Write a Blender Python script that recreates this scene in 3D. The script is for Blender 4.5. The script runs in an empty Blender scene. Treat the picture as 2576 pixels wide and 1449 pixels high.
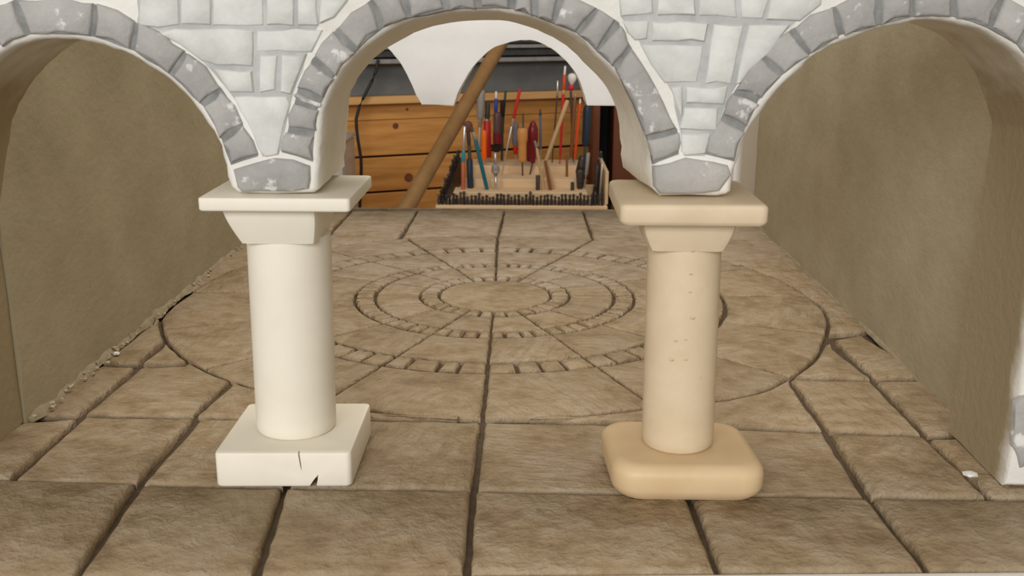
import bpy, bmesh, math, random
import numpy as np
from mathutils import Vector, Matrix
random.seed(7)
S = bpy.context.scene
COL = S.collection
R = math.radians

# ------------------------------------------------------------------ camera, light, exposure
F, CX, CY, H = 2550.0, 1288.0, 724.5, 0.24           # focal length in pixels (2576 wide), image centre, eye height over the model floor
d_ = np.array([1330 - CX, CY - 20, F]); d_ /= np.linalg.norm(d_)
x0_ = np.array([math.cos(R(.25)), -math.sin(R(.25)), 0.0]); x_ = x0_ - d_ * (x0_ @ d_); x_ /= np.linalg.norm(x_)
z_ = np.cross(x_, d_); z_ = z_ if z_[1] > 0 else -z_
AX, AY, AZ = x_, d_, z_
cam = bpy.data.objects.new('camera', bpy.data.cameras.new('camera')); COL.objects.link(cam)
cam.data.sensor_width = 36.0; cam.data.lens = F / 2576 * 36.0
cam.data.clip_start = 0.02; cam.data.clip_end = 50
mw = Matrix.Identity(4)
for i, ax in enumerate((AX, AY, AZ)):
    mw[i][0], mw[i][1], mw[i][2] = ax[0], ax[1], -ax[2]
mw[2][3] = H
cam.matrix_world = mw
cam.data.dof.use_dof = True; cam.data.dof.focus_distance = 0.74; cam.data.dof.aperture_fstop = 24
S.camera = cam
S.view_settings.view_transform = 'Standard'; S.view_settings.look = 'None'
S.view_settings.gamma = 1.0; S.view_settings.use_curve_mapping = False
S.view_settings.exposure = 0.0

world = bpy.data.worlds.new('world'); S.world = world; world.use_nodes = True
bg = world.node_tree.nodes['Background']; bg.inputs[0].default_value = (1.0, .88, .70, 1); bg.inputs[1].default_value = .39

def area_light(name, loc, target, size, size_y, watts, col):
    L = bpy.data.lights.new(name, 'AREA'); L.shape = 'RECTANGLE'; L.size = size; L.size_y = size_y
    L.energy = watts; L.color = col
    o = bpy.data.objects.new(name, L); COL.objects.link(o); o.location = loc
    o.rotation_euler = (Vector(target) - Vector(loc)).to_track_quat('-Z', 'Y').to_euler()
    return o
area_light('window_daylight', (-.9, -3.1, 1.38), (0, .9, .15), 2.8, 1.3, 122, (.98, .99, 1.0))
area_light('overhead_fill', (.1, 1.02, 1.75), (.05, 1.25, 0), 1.2, .9, 20, (1.0, .93, .83))  # unseen soft overhead fill, added to brighten the interior and rear arcade

# ------------------------------------------------------------------ projection helpers (pixel of the photo -> point on a real plane)
def ray(px, py):
    v = np.array([px - CX, CY - py, F]); return np.array([v @ AX, v @ AY, v @ AZ])
EYE = np.array([0, 0, H])
def onZ(px, py, z=0.0):
    r = ray(px, py); return Vector(EYE + r * ((z - H) / r[2]))
def onY(px, py, y):
    r = ray(px, py); return Vector(EYE + r * (y / r[1]))
def onPl(px, py, p, n):
    r = Vector(ray(px, py)); e = Vector(EYE); return e + r * ((Vector(p) - e).dot(n) / r.dot(n))

# ------------------------------------------------------------------ object helpers
def tag(o, label, cat, group=None, kind=None):
    if label: o['label'] = label
    if cat: o['category'] = cat
    if group: o['group'] = group
    if kind: o['kind'] = kind
    return o
def thing(name, label, cat, loc, group=None, kind=None):
    o = bpy.data.objects.new(name, None); o.empty_display_size = .02; COL.objects.link(o); o.location = loc
    return tag(o, label, cat, group, kind)
def wloc(o):
    v = Vector((0, 0, 0))
    while o is not None:
        v = v + o.location; o = o.parent
    return v
def mesh_obj(name, bm, mat, parent=None, smooth=None):
    """bm holds world coordinates; the object keeps them relative to its parent"""
    if parent is not None:
        bmesh.ops.translate(bm, verts=bm.verts, vec=-wloc(parent))
    bmesh.ops.recalc_face_normals(bm, faces=bm.faces)
    me = bpy.data.meshes.new(name); bm.to_mesh(me); bm.free()
    if mat: 
        for m in (mat if isinstance(mat, (list, tuple)) else [mat]): me.materials.append(m)
    if smooth is not None:
        for p in me.polygons: p.use_smooth = True
        me.set_sharp_from_angle(angle=R(smooth))
    o = bpy.data.objects.new(name, me); COL.objects.link(o); o.parent = parent
    return o
def box(bm, x0, x1, y0, y1, z0, z1, bev=0.0, seg=2):
    b = bmesh.new()
    vs = [b.verts.new((x, y, z)) for z in (z0, z1) for y in (y0, y1) for x in (x0, x1)]
    for f in ((0, 2, 3, 1), (4, 5, 7, 6), (0, 1, 5, 4), (2, 6, 7, 3), (0, 4, 6, 2), (1, 3, 7, 5)): b.faces.new([vs[i] for i in f])
    if bev: bmesh.ops.bevel(b, geom=b.edges[:], offset=bev, segments=seg, affect='EDGES', profile=.5)
    merge(bm, b)
def merge(bm, b):
    mp = {v: bm.verts.new(v.co) for v in b.verts}
    for f in b.faces:
        try: bm.faces.new([mp[v] for v in f.verts]).material_index = f.material_index
        except ValueError: pass
    b.free()
def frame(d):
    d = d.normalized(); a = Vector((0, 0, 1)) if abs(d.z) < .9 else Vector((1, 0, 0))
    u = d.cross(a).normalized(); return u, d.cross(u).normalized()
def lathe(bm, p0, p1, prof, n=12):
    """surface of revolution from p0 to p1; prof = [(t, radius)...]"""
    p0, p1 = Vector(p0), Vector(p1); u, v = frame(p1 - p0); rings = []
    for t, r in prof:
        c = p0.lerp(p1, t)
        rings.append([bm.verts.new(c + (u * math.cos(2 * math.pi * k / n) + v * math.sin(2 * math.pi * k / n)) * max(r, 1e-5)) for k in range(n)])
    for a, b in zip(rings, rings[1:]):
        for k in range(n): bm.faces.new((a[k], a[(k + 1) % n], b[(k + 1) % n], b[k]))
    bm.faces.new(rings[0][::-1]); bm.faces.new(rings[-1])
def tube(bm, pts, r, n=10):
    rings = []
    for i, p in enumerate(pts):
        t = pts[min(i + 1, len(pts) - 1)] - pts[max(i - 1, 0)]; u, v = frame(t)
        rings.append([bm.verts.new(p + (u * math.cos(2 * math.pi * k / n) + v * math.sin(2 * math.pi * k / n)) * r) for k in range(n)])
    for a, b in zip(rings, rings[1:]):
        for k in range(n): bm.faces.new((a[k], a[(k + 1) % n], b[(k + 1) % n], b[k]))
    bm.faces.new(rings[0][::-1]); bm.faces.new(rings[-1])
def spline(pts, step):
    """Catmull-Rom through the points, resampled at about step"""
    P = [np.array(p, float) for p in pts]; P = [2 * P[0] - P[1]] + P + [2 * P[-1] - P[-2]]; out = []
    for i in range(1, len(P) - 2):
        a, b, c, d = P[i - 1:i + 3]; n = max(1, int(np.linalg.norm(c - b) / step))
        for k in range(n):
            t = k / n
            out.append(.5 * (2 * b + (c - a) * t + (2 * a - 5 * b + 4 * c - d) * t * t + (3 * b - a - 3 * c + d) * t ** 3))
    out.append(P[-2]); return out

# ------------------------------------------------------------------ materials (all procedural)
def mat(name, c1, c2=None, scale=60, bump=0.0, bscale=200, rough=.8, detail=5, rnd=0.0, stretch=(1, 1, 1), c3=None, c3scale=25, c3lo=.6, c3hi=.7, metal=0.0, bdist=.001, spec=.3, contrast=(.3, .7), alpha=1.0, trans=0.0):
    m = bpy.data.materials.new(name); m.use_nodes = True; nt = m.node_tree; N, Lk = nt.nodes, nt.links
    b = N['Principled BSDF']; b.inputs['Roughness'].default_value = rough; b.inputs['Metallic'].default_value = metal
    b.inputs['Specular IOR Level'].default_value = spec
    if trans: b.inputs['Transmission Weight'].default_value = trans
    if alpha < 1: b.inputs['Alpha'].default_value = alpha
    tc = N.new('ShaderNodeTexCoord'); mp = N.new('ShaderNodeMapping'); mp.inputs['Scale'].default_value = stretch
    Lk.new(tc.outputs['Object'], mp.inputs[0])
    col = None
    def noise(sc, det, lo, hi):
        n = N.new('ShaderNodeTexNoise'); n.inputs['Scale'].default_value = sc; n.inputs['Detail'].default_value = det
        n.inputs['Roughness'].default_value = .62; Lk.new(mp.outputs[0], n.inputs['Vector'])
        r = N.new('ShaderNodeMapRange'); r.inputs[1].default_value = lo; r.inputs[2].default_value = hi; Lk.new(n.outputs[0], r.inputs[0])
        return r.outputs[0]
    def mix(fac, a, b_):
        x = N.new('ShaderNodeMix'); x.data_type = 'RGBA'
        Lk.new(fac, x.inputs[0]) if not isinstance(fac, float) else setattr(x.inputs[0], 'default_value', fac)
        for s, v in ((6, a), (7, b_)):
            if isinstance(v, tuple): x.inputs[s].default_value = (*v, 1)
            else: Lk.new(v, x.inputs[s])
        return x.outputs[2]
    if c2 is None: b.inputs['Base Color'].default_value = (*c1, 1)
    else:
        col = mix(noise(scale, detail, *contrast), c1, c2)
        if c3: col = mix(noise(c3scale, 6, c3lo, c3hi), col, c3)
        if rnd:
            oi = N.new('ShaderNodeObjectInfo'); r = N.new('ShaderNodeMapRange'); r.inputs[3].default_value = 1 - rnd; r.inputs[4].default_value = 1 + rnd
            Lk.new(oi.outputs['Random'], r.inputs[0]); hs = N.new('ShaderNodeHueSaturation'); Lk.new(r.outputs[0], hs.inputs['Value']); Lk.new(col, hs.inputs['Color']); col = hs.outputs[0]
        Lk.new(col, b.inputs['Base Color'])
    if bump:
        n = N.new('ShaderNodeTexNoise'); n.inputs['Scale'].default_value = bscale; n.inputs['Detail'].default_value = 6; n.inputs['Roughness'].default_value = .6
        Lk.new(mp.outputs[0], n.inputs['Vector'])
        bp = N.new('ShaderNodeBump'); bp.inputs['Strength'].default_value = bump; bp.inputs['Distance'].default_value = bdist
        Lk.new(n.outputs[0], bp.inputs['Height']); Lk.new(bp.outputs[0], b.inputs['Normal'])
    return m
M = {}
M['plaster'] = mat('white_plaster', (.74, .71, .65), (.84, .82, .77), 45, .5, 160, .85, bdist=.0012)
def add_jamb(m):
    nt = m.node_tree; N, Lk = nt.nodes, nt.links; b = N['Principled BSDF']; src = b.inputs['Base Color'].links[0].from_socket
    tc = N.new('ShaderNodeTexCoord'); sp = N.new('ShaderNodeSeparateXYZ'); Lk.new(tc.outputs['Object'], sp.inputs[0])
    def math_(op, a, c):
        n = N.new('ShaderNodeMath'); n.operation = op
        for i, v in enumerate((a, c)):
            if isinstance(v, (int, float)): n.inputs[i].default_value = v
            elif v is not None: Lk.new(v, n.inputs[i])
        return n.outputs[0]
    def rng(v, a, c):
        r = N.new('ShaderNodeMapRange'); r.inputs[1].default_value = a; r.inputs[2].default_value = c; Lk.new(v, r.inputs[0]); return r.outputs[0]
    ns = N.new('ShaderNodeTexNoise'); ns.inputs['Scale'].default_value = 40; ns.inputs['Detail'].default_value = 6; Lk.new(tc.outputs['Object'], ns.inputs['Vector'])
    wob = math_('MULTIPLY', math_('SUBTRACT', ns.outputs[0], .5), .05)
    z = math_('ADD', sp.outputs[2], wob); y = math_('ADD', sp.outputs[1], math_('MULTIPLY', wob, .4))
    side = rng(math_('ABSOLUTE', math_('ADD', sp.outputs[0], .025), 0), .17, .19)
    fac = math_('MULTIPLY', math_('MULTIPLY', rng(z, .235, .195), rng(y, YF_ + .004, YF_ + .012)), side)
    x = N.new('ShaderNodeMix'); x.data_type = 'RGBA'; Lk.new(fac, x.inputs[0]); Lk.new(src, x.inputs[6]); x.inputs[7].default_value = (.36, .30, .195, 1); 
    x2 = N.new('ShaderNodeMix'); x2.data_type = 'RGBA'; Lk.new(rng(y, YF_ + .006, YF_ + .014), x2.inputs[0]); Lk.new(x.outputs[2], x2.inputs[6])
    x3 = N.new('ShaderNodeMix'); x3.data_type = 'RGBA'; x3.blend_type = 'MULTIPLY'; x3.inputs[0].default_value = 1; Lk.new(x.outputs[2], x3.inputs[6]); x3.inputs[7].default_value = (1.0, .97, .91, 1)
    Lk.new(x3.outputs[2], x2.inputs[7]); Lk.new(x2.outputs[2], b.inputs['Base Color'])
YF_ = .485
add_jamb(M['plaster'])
M['rear_plaster'] = mat('rear_white_plaster', (.84, .84, .84), (.9, .9, .9), 25, .3, 120, .9, bdist=.0008)
def add_pier(m):
    nt = m.node_tree; N, Lk = nt.nodes, nt.links; b = N['Principled BSDF']; src = b.inputs['Base Color'].links[0].from_socket
    tc = N.new('ShaderNodeTexCoord'); sp = N.new('ShaderNodeSeparateXYZ'); Lk.new(tc.outputs['Object'], sp.inputs[0])
    a = N.new('ShaderNodeMath'); a.operation = 'ADD'; a.inputs[1].default_value = .022; Lk.new(sp.outputs[0], a.inputs[0])
    ab = N.new('ShaderNodeMath'); ab.operation = 'ABSOLUTE'; Lk.new(a.outputs[0], ab.inputs[0])
    r = N.new('ShaderNodeMapRange'); r.inputs[1].default_value = .262; r.inputs[2].default_value = .27; Lk.new(ab.outputs[0], r.inputs[0])
    x = N.new('ShaderNodeMix'); x.data_type = 'RGBA'; Lk.new(r.outputs[0], x.inputs[0]); Lk.new(src, x.inputs[6]); x.inputs[7].default_value = (.44, .38, .30, 1); Lk.new(x.outputs[2], b.inputs['Base Color'])
add_pier(M['rear_plaster'])
M['stone'] = mat('white_stone', (.60, .60, .57), (.74, .74, .71), 70, .5, 220, .85, rnd=.05, bdist=.0008)
M['mortar'] = mat('grey_mortar', (.38, .38, .375), (.56, .56, .545), 60, .5, 250, .9)
M['voussoir'] = mat('grey_painted_stone', (.33, .32, .305), (.46, .445, .425), 45, .8, 220, .8, rnd=.06, c3=(.70, .69, .66), c3scale=80, c3lo=.60, c3hi=.66, bdist=.0009)
M['dark_joint'] = mat('dark_grey_joint', (.17, .17, .165), (.30, .30, .29), 120, .4, 250, .9)
M['wall'] = mat('olive_plaster', (.38, .325, .21), (.455, .395, .27), 18, .45, 130, .85, bdist=.0012, stretch=(1, 1, 1.4), c3=(.22, .17, .10), c3scale=120, c3lo=.70, c3hi=.75)
M['fillet'] = mat('dirty_plaster', (.27, .215, .135), (.36, .30, .20), 90, .6, 220, .9)
M['pier'] = mat('pale_olive_plaster', (.40, .35, .25), (.49, .44, .33), 20, .4, 130, .85)
def slab_mat(name, dark, light, dry, streak, fixed=None):
    m = bpy.data.materials.new(name); m.use_nodes = True; nt = m.node_tree; N, Lk = nt.nodes, nt.links; b = N['Principled BSDF']
    b.inputs['Roughness'].default_value = .62; b.inputs['Specular IOR Level'].default_value = .35
    tc = N.new('ShaderNodeTexCoord'); oi = N.new('ShaderNodeObjectInfo')
    def node(op, a, c=None):
        n = N.new('ShaderNodeMath'); n.operation = op
        for k, v in enumerate((a, c)):
            if isinstance(v, (int, float)): n.inputs[k].default_value = v
            elif v is not None: Lk.new(v, n.inputs[k])
        return n.outputs[0]
    def rng(v, a, c, o0=0, o1=1):
        r = N.new('ShaderNodeMapRange'); r.inputs[1].default_value = a; r.inputs[2].default_value = c; r.inputs[3].default_value = o0; r.inputs[4].default_value = o1; Lk.new(v, r.inputs[0]); return r.outputs[0]
    def noise(vec, sc, det, rough=.6, dist=0):
        n = N.new('ShaderNodeTexNoise'); n.inputs['Scale'].default_value = sc; n.inputs['Detail'].default_value = det; n.inputs['Roughness'].default_value = rough; n.inputs['Distortion'].default_value = dist; Lk.new(vec, n.inputs['Vector']); return n.outputs[0]
    def mix(f, a, c):
        x = N.new('ShaderNodeMix'); x.data_type = 'RGBA'
        if isinstance(f, float): x.inputs[0].default_value = f
        else: Lk.new(f, x.inputs[0])
        for k, v in ((6, a), (7, c)):
            if isinstance(v, tuple): x.inputs[k].default_value = (*v, 1)
            else: Lk.new(v, x.inputs[k])
        return x.outputs[2]
    rot = N.new('ShaderNodeVectorRotate'); rot.rotation_type = 'Z_AXIS'; Lk.new(tc.outputs['Object'], rot.inputs['Vector'])
    if fixed is None: Lk.new(node('MULTIPLY', oi.outputs['Random'], 9.0), rot.inputs['Angle'])
    else: rot.inputs['Angle'].default_value = fixed
    mp = N.new('ShaderNodeMapping'); mp.inputs['Scale'].default_value = streak; Lk.new(rot.outputs[0], mp.inputs[0])
    hatch = noise(mp.outputs[0], 70, 5, .65, .6)
    lump = noise(tc.outputs['Object'], 75, 5, .6); grain = noise(tc.outputs['Object'], 420, 3, .6); big = noise(tc.outputs['Object'], 16, 4, .55)
    area = rng(noise(rot.outputs[0], 24, 2), .42, .58)                      # hatching comes in patches
    hh = node('MULTIPLY', hatch, rng(area, 0, 1, .35, 1.0))
    h = node('ADD', node('ADD', node('MULTIPLY', hh, .85), node('MULTIPLY', lump, .9)), node('MULTIPLY', grain, .12))
    bp = N.new('ShaderNodeBump'); bp.inputs['Strength'].default_value = .85; bp.inputs['Distance'].default_value = .005; Lk.new(h, bp.inputs['Height']); Lk.new(bp.outputs[0], b.inputs['Normal'])
    col = mix(rng(big, .2, .8), dark, light)
    col = mix(rng(h, .70, 1.05, 0, .55), col, dry)                                   # dry-brushed raised grain
    col = mix(rng(h, .70, .52, 0, .5), col, tuple(v * .55 for v in dark))    # wash left in the scratches
    hs = N.new('ShaderNodeHueSaturation'); Lk.new(rng(oi.outputs['Random'], 0, 1, .93, 1.07), hs.inputs['Value']); Lk.new(col, hs.inputs['Color']); Lk.new(hs.outputs[0], b.inputs['Base Color'])
    return m
M['slab'] = slab_mat('brown_stone', (.275, .195, .108), (.33, .245, .15), (.43, .35, .25), (.45, 2.0, 1))
M['slab_dab'] = slab_mat('brown_stone_dabbed', (.255, .18, .098), (.32, .235, .142), (.41, .335, .24), (.8, 1.05, 1))
M['slab_streak'] = slab_mat('brown_stone_streaked', (.295, .218, .137), (.355, .275, .19), (.47, .395, .305), (.3, 2.2, 1), fixed=.05)
M['grout'] = mat('dark_grout', (.07, .047, .028), (.115, .08, .05), 150, .5, 200, .9)
M['slab_edge'] = mat('slab_edge_plaster', (.68, .67, .63), (.78, .77, .73), 60, .4, 150, .9)
M['column_l'] = mat('cream_white_column', (.79, .735, .62), (.84, .79, .68), 30, .12, 140, .55, bdist=.0006)
M['column_r'] = mat('cream_column', (.64, .51, .345), (.72, .59, .42), 35, .25, 120, .5, bdist=.0008)
M['base_r'] = mat('tan_column_base', (.62, .445, .25), (.70, .53, .32), 25, .1, 120, .45, bdist=.0006)

def ramp_wood(name, dark, light, stretch, rough=.5):
    return mat(name, dark, light, 14, .2, 40, rough, rnd=.08, stretch=stretch, detail=6, contrast=(.35, .65))
YAW = R(24)
M['plank'] = ramp_wood('pine_plank', (.42, .185, .045), (.58, .29, .085), (.35, .35, 4))
M['ledge'] = ramp_wood('pale_pine', (.50, .27, .10), (.58, .34, .145), (.35, .35, 4))
M['knot'] = mat('pine_knot', (.12, .035, .015), (.2, .07, .03), 90)
M['gap'] = mat('dark_gap', (.02, .012, .008))
M['grey_wall'] = mat('grey_board', (.10, .105, .105), (.15, .155, .155), 12, .3, 60, .8)
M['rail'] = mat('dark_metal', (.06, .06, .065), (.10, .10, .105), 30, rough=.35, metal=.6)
M['rail_lit'] = mat('dark_metal_lit', (.30, .30, .31), (.40, .40, .41), 30, rough=.35, metal=.6)  # lit copy of the dark rail metal, highlight put into the colour
M['pole'] = mat('varnished_pole', (.19, .098, .032), (.26, .145, .055), 12, rough=.4, stretch=(2, 2, .3))
M['black'] = mat('black_rubber', (.018, .016, .015), rough=.5)
M['paleboard'] = mat('pale_board', (.66, .46, .27), (.76, .56, .36), 20, .2, 60, .7, stretch=(.4, 2, 2))
M['bench'] = mat('bench_wood', (.25, .15, .08), (.35, .22, .12), 10, .2, 40, .7)
M['redwood'] = mat('red_brown_wood', (.115, .034, .014), (.16, .05, .022), 12, .1, 40, .45, stretch=(3, 3, .4))
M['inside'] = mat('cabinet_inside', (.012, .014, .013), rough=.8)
M['frosted'] = mat('frosted_plastic', (.42, .38, .34), (.5, .46, .42), 30, rough=.25, trans=.25)
M['steel'] = mat('steel', (.62, .61, .58), (.7, .69, .66), 60, rough=.28, metal=.85)
M['gold'] = mat('brass', (.75, .45, .2), (.8, .5, .25), 60, rough=.3, metal=.8)
M['bit'] = mat('dark_bit_metal', (.035, .028, .025), (.09, .075, .068), 90, rough=.4, metal=.5, rnd=.3)
def plain(n, c, rough=.4, **k): M[n] = mat(n + '_paint', c, tuple(x * 1.12 for x in c), 50, rough=rough, **k)
plain('red', (.50, .022, .018)); plain('orange', (.86, .15, .01)); plain('teal', (.008, .12, .17)); plain('turq', (.03, .30, .36))
plain('salmon', (.46, .125, .07)); plain('blue', (.02, .055, .28)); plain('darkblue', (.022, .035, .06)); plain('wine', (.16, .012, .018), .25)
plain('purple', (.10, .05, .05), .3); plain('green', (.015, .06, .03)); plain('greyplastic', (.25, .24, .22), .3); plain('bluegrey', (.13, .13, .16))
plain('awlwood', (.55, .25, .075), .3); plain('stick', (.50, .33, .18), .7); plain('brownstick', (.20, .08, .03), .5); plain('redorange', (.62, .07, .01))
plain('bristle', (.13, .06, .045), .9); plain('white', (.75, .72, .68)); plain('pink', (.55, .03, .06)); plain('iron', (.06, .05, .043), .5)

# ------------------------------------------------------------------ model floor
WL, WR = -.298, .265                     # inner faces of the side walls
YF, TH = .485, .072                      # front arcade: front plane and thickness
YB0, YB1 = 1.172, 1.24                   # rear arcade
bm = bmesh.new(); box(bm, -.36, .335, .3972, 1.242, -.034, -.0045, .001, 1)
for v in bm.verts:
    if v.co.y < .6: v.co.y += .037 * v.co.x
floor = tag(mesh_obj('floor', bm, M['grout']), 'model courtyard floor of carved brown paving with circular pattern', 'floor', kind='structure')
bm = bmesh.new(); box(bm, -.36, .335, .389, .3972, -.034, -.0012, .0012, 2)
for v in bm.verts: v.co.y += .037 * v.co.x
mesh_obj('slab_edge', bm, M['slab_edge'], floor, 40)['label'] = 'bare white plaster front edge of the slab'
bm = bmesh.new(); box(bm, -.36, .335, 1.2405, 1.2445, -.034, -.0012, .0012, 2)
mesh_obj('slab_edge', bm, M['slab'], floor, 40)

C0 = onZ(1245, 740)
tabA = [-180, -163, -124, -90, -68, -53, -44, -24, -8, 2, 26, 67, 90, 115, 150, 180]
tabR = [.264, .276, .273, .275, .277, .290, .287, .278, .277, .270, .261, .254, .255, .257, .260, .264]
def rad_out(a): return float(np.interp((math.degrees(a) + 180) % 360 - 180, tabA, tabR))
def ring_pt(a, r):
    """point of the circular pattern; the far half was carved slightly flattened"""
    s = math.sin(a); k = 1 - .075 * max(0, s) * min(1, r / .17)
    return Vector((C0.x + r * math.cos(a), C0.y + r * s * k, 0))
def jit(a): return random.uniform(-a, a)
def piece(name, poly, mt, parent, z0=-.0055, top=0.0, bev=.0022, drop=.0011, wob=.0004, step=.009, crown=0.0):
    """one stone: outline (list of Vectors on the floor) with irregular worn edges, chamfered top"""
    pts = []
    n = len(poly)
    for i in range(n):
        a, b = poly[i], poly[(i + 1) % n]; k = max(1, int((b - a).length / step))
        for j in range(k):
            p = a.lerp(b, j / k); pts.append(Vector((p.x + jit(wob), p.y + jit(wob), 0)))
    c = sum(pts, Vector()) / len(pts); n = len(pts)
    area = sum(pts[i].x * pts[(i + 1) % n].y - pts[(i + 1) % n].x * pts[i].y for i in range(n))
    if area < 0: pts.reverse()
    bm = bmesh.new(); rings = [[], [], [], []]
    for i in range(n):
        t = (pts[(i + 1) % n] - pts[i - 1]); nrm = Vector((-t.y, t.x, 0)).normalized()
        tz = top + jit(.0002)
        for r_, off, z in zip(rings, (0, 0, bev * .4, bev), (z0, tz - drop * 1.6, tz - drop * .45, tz)):
            q = pts[i] + nrm * off; r_.append(bm.verts.new((q.x, q.y, z)))
    for a, b in zip(rings, rings[1:]):
        for k in range(n): bm.faces.new((a[k], a[(k + 1) % n], b[(k + 1) % n], b[k]))
    f = bm.faces.new(rings[-1])
    if crown:
        r = bmesh.ops.poke(bm, faces=[f]); r['verts'][0].co.z += crown
    else: f.normal_update(); bmesh.ops.triangulate(bm, faces=[f])
    return mesh_obj(name, bm, mt, parent, 60)
def sector(a0, a1, r0, r1, gap, outer=None, n=None):
    n = n or max(1, int(abs(a1 - a0) * (r1 if outer is None else .27) / .012))
    P = []
    for k in range(n + 1):
        a = a0 + (a1 - a0) * k / n; ro = (outer(a) if outer else r1) - gap
        g = gap / ro; aa = a0 + g + (a1 - a0 - 2 * g) * k / n; P.append(ring_pt(aa, ro))
    for k in range(n, -1, -1):
        g = gap / (r0 + gap); aa = a0 + g + (a1 - a0 - 2 * g) * k / n; P.append(ring_pt(aa, r0 + gap))
    return P
piece('centre_disc', [ring_pt(R(a), .0475) for a in range(0, 360, 10)], M['slab'], floor, wob=.0002)
NS = 16; A0 = [R(-89.5 + 22.5 * k) + jit(.012) for k in range(NS)]; A0.append(A0[0] + 2 * math.pi)
for k in range(NS):
    a, b = A0[k], A0[k + 1]
    st = M['slab_streak'] if math.sin((a + b) / 2) > .3 else M['slab']
    piece('paving_slab', sector(a, b, .065, .103, .0008), st, floor, top=jit(.0003))
    piece('paving_slab', sector(a, b, .1205, .174, .0009), st, floor, top=jit(.0003))
    s = sector(a, b, .197, .276, .0012, outer=rad_out)
    s = [Vector((min(max(p.x, WL - .004), WR + .004), p.y, 0)) for p in s]
    piece('paving_slab', s, st, floor, top=jit(.0003))
for (r0, r1, per, gp) in ((.0487, .0645, 2, .0009), (.1038, .1202, 4, .0010), (.175, .1962, 4, .0014)):
    for k in range(NS):
        w = [A0[k] + (A0[k + 1] - A0[k]) * j / per + (jit(.012) if 0 < j < per else 0) for j in range(per + 1)]
        for j in range(per):
            piece('cobble', sector(w[j], w[j + 1], r0, r1, gp, n=2), M['slab_streak'] if math.sin(w[j]) > .3 else M['slab'], floor, top=jit(.0004) + .0002, bev=.0024, drop=.0016, wob=.00035, step=.012, crown=.0003)
def ang(px, py): q = onZ(px, py); return math.atan2(q.y - C0.y, q.x - C0.x)
def ARC(p, q, n=14):
    a, b = (ang(*v) if isinstance(v, tuple) else R(v) for v in (p, q))
    if b - a > math.pi: b -= 2 * math.pi
    if a - b > math.pi: b += 2 * math.pi
    return [ring_pt(a + (b - a) * k / n, rad_out(a + (b - a) * k / n) + .0015) for k in range(n + 1)]
def Wd(x, y): return Vector((x, y, 0))
def tile(spec, mt=None):
    P = []
    for s in spec:
        if isinstance(s, list): P += s
        elif isinstance(s, Vector): P.append(s)
        else: P.append(onZ(*s))
    P = [Vector((p.x, max(p.y, .3985 + .037 * p.x), 0)) for p in P]
    piece('paving_slab', P, mt or M['slab'], floor, top=jit(.0004), bev=.003, drop=.0014, wob=.0005)
for ti, t in enumerate((
    [Wd(-.355, .487), (335, 1215), (138, 1500), Wd(-.355, .38)],
    [(356, 1220), (706, 1227), (606, 1500), (158, 1500)],
    [(723, 1228), (1183, 1235), (1158, 1500), (628, 1500)],
    [(1200, 1236), (1722, 1245), (1820, 1500), (1178, 1500)],
    [(1743, 1245), (2179, 1252), (2372, 1500), (1836, 1500)],
    [(2200, 1253), Wd(.33, .474), Wd(.33, .38), (2392, 1500)],
    [(75, 1062), (190, 1053), (20, 1202), Wd(-.353, .494), Wd(-.353, .53)],
    [(212, 1047), (484, 1051), (341, 1210), (42, 1203)],
    [(505, 1052), (800, 1054), (712, 1219), (362, 1212)],
    [(820, 1055), (1207, 1060), (1184, 1227), (732, 1220)],
    [(1222, 1061), (1655, 1069), (1722, 1236), (1202, 1228)],
    [(1675, 1070), (2070, 1086), (2171, 1243), (1742, 1237)],
    [(2091, 1090), (2324, 1098), (2480, 1246), (2192, 1244)],
    [(2344, 1100), Wd(.33, .551), Wd(.33, .481), (2496, 1247)],
    [(255, 920), (338, 923), (192, 1042), (88, 1040), Wd(-.302, .578)],
    [(352, 923), (466, 918), ARC((482, 912), (568, 957), 4), (484, 1041), (218, 1037)],
    [ARC((424, 864), (466, 905), 4), (460, 910), (360, 912)],
    [ARC((405, 800), (412, 852), 4), (346, 911), (260, 910), (385, 812)],
    [ARC((584, 962), (1150, 1052), 16), (1150, 1051), (800, 1047), (497, 1043)],
    [ARC((1330, 1050), (1975, 954), 16), (2066, 1077), (1680, 1062)],
    [(1993, 953), (2190, 958), (2316, 1088), (2086, 1079)],
    [ARC((1997, 945), (2085, 862), 5), (2187, 948)],
    [(2101, 853), (2165, 842), (2345, 945), (2203, 949)],
    [(2210, 958), (2350, 954), Wd(.27, .56), (2334, 1089)],
    [ARC((2082, 838), (1862, 668), 14), (1848, 655), Wd(.268, 1.0), Wd(.268, .757), (2160, 834)],
    [ARC(90.5, 67.7, 8), (1464, 528), (1271, 528)],
    [ARC(114.5, 91.3, 8), (1267, 528), (1052, 528)],
    [ARC(136, 115.8, 8), (1048, 529), (885, 530), (852, 566)],
    [ARC(66.8, 42, 8), Wd(.213, 1.236), (1468, 528)],
    [ARC(41.4, 27, 6), Wd(.268, 1.004), Wd(.268, 1.236), Wd(.2165, 1.236)],
    [ARC(179, 137, 10), (843, 566), (880, 531), Wd(-.301, 1.236), Wd(-.301, .86)],
)): tile(t, M['slab_dab'] if ti < 8 else M['slab_streak'] if isinstance(t[0], list) and t[0][0].y > .95 else None)

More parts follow.
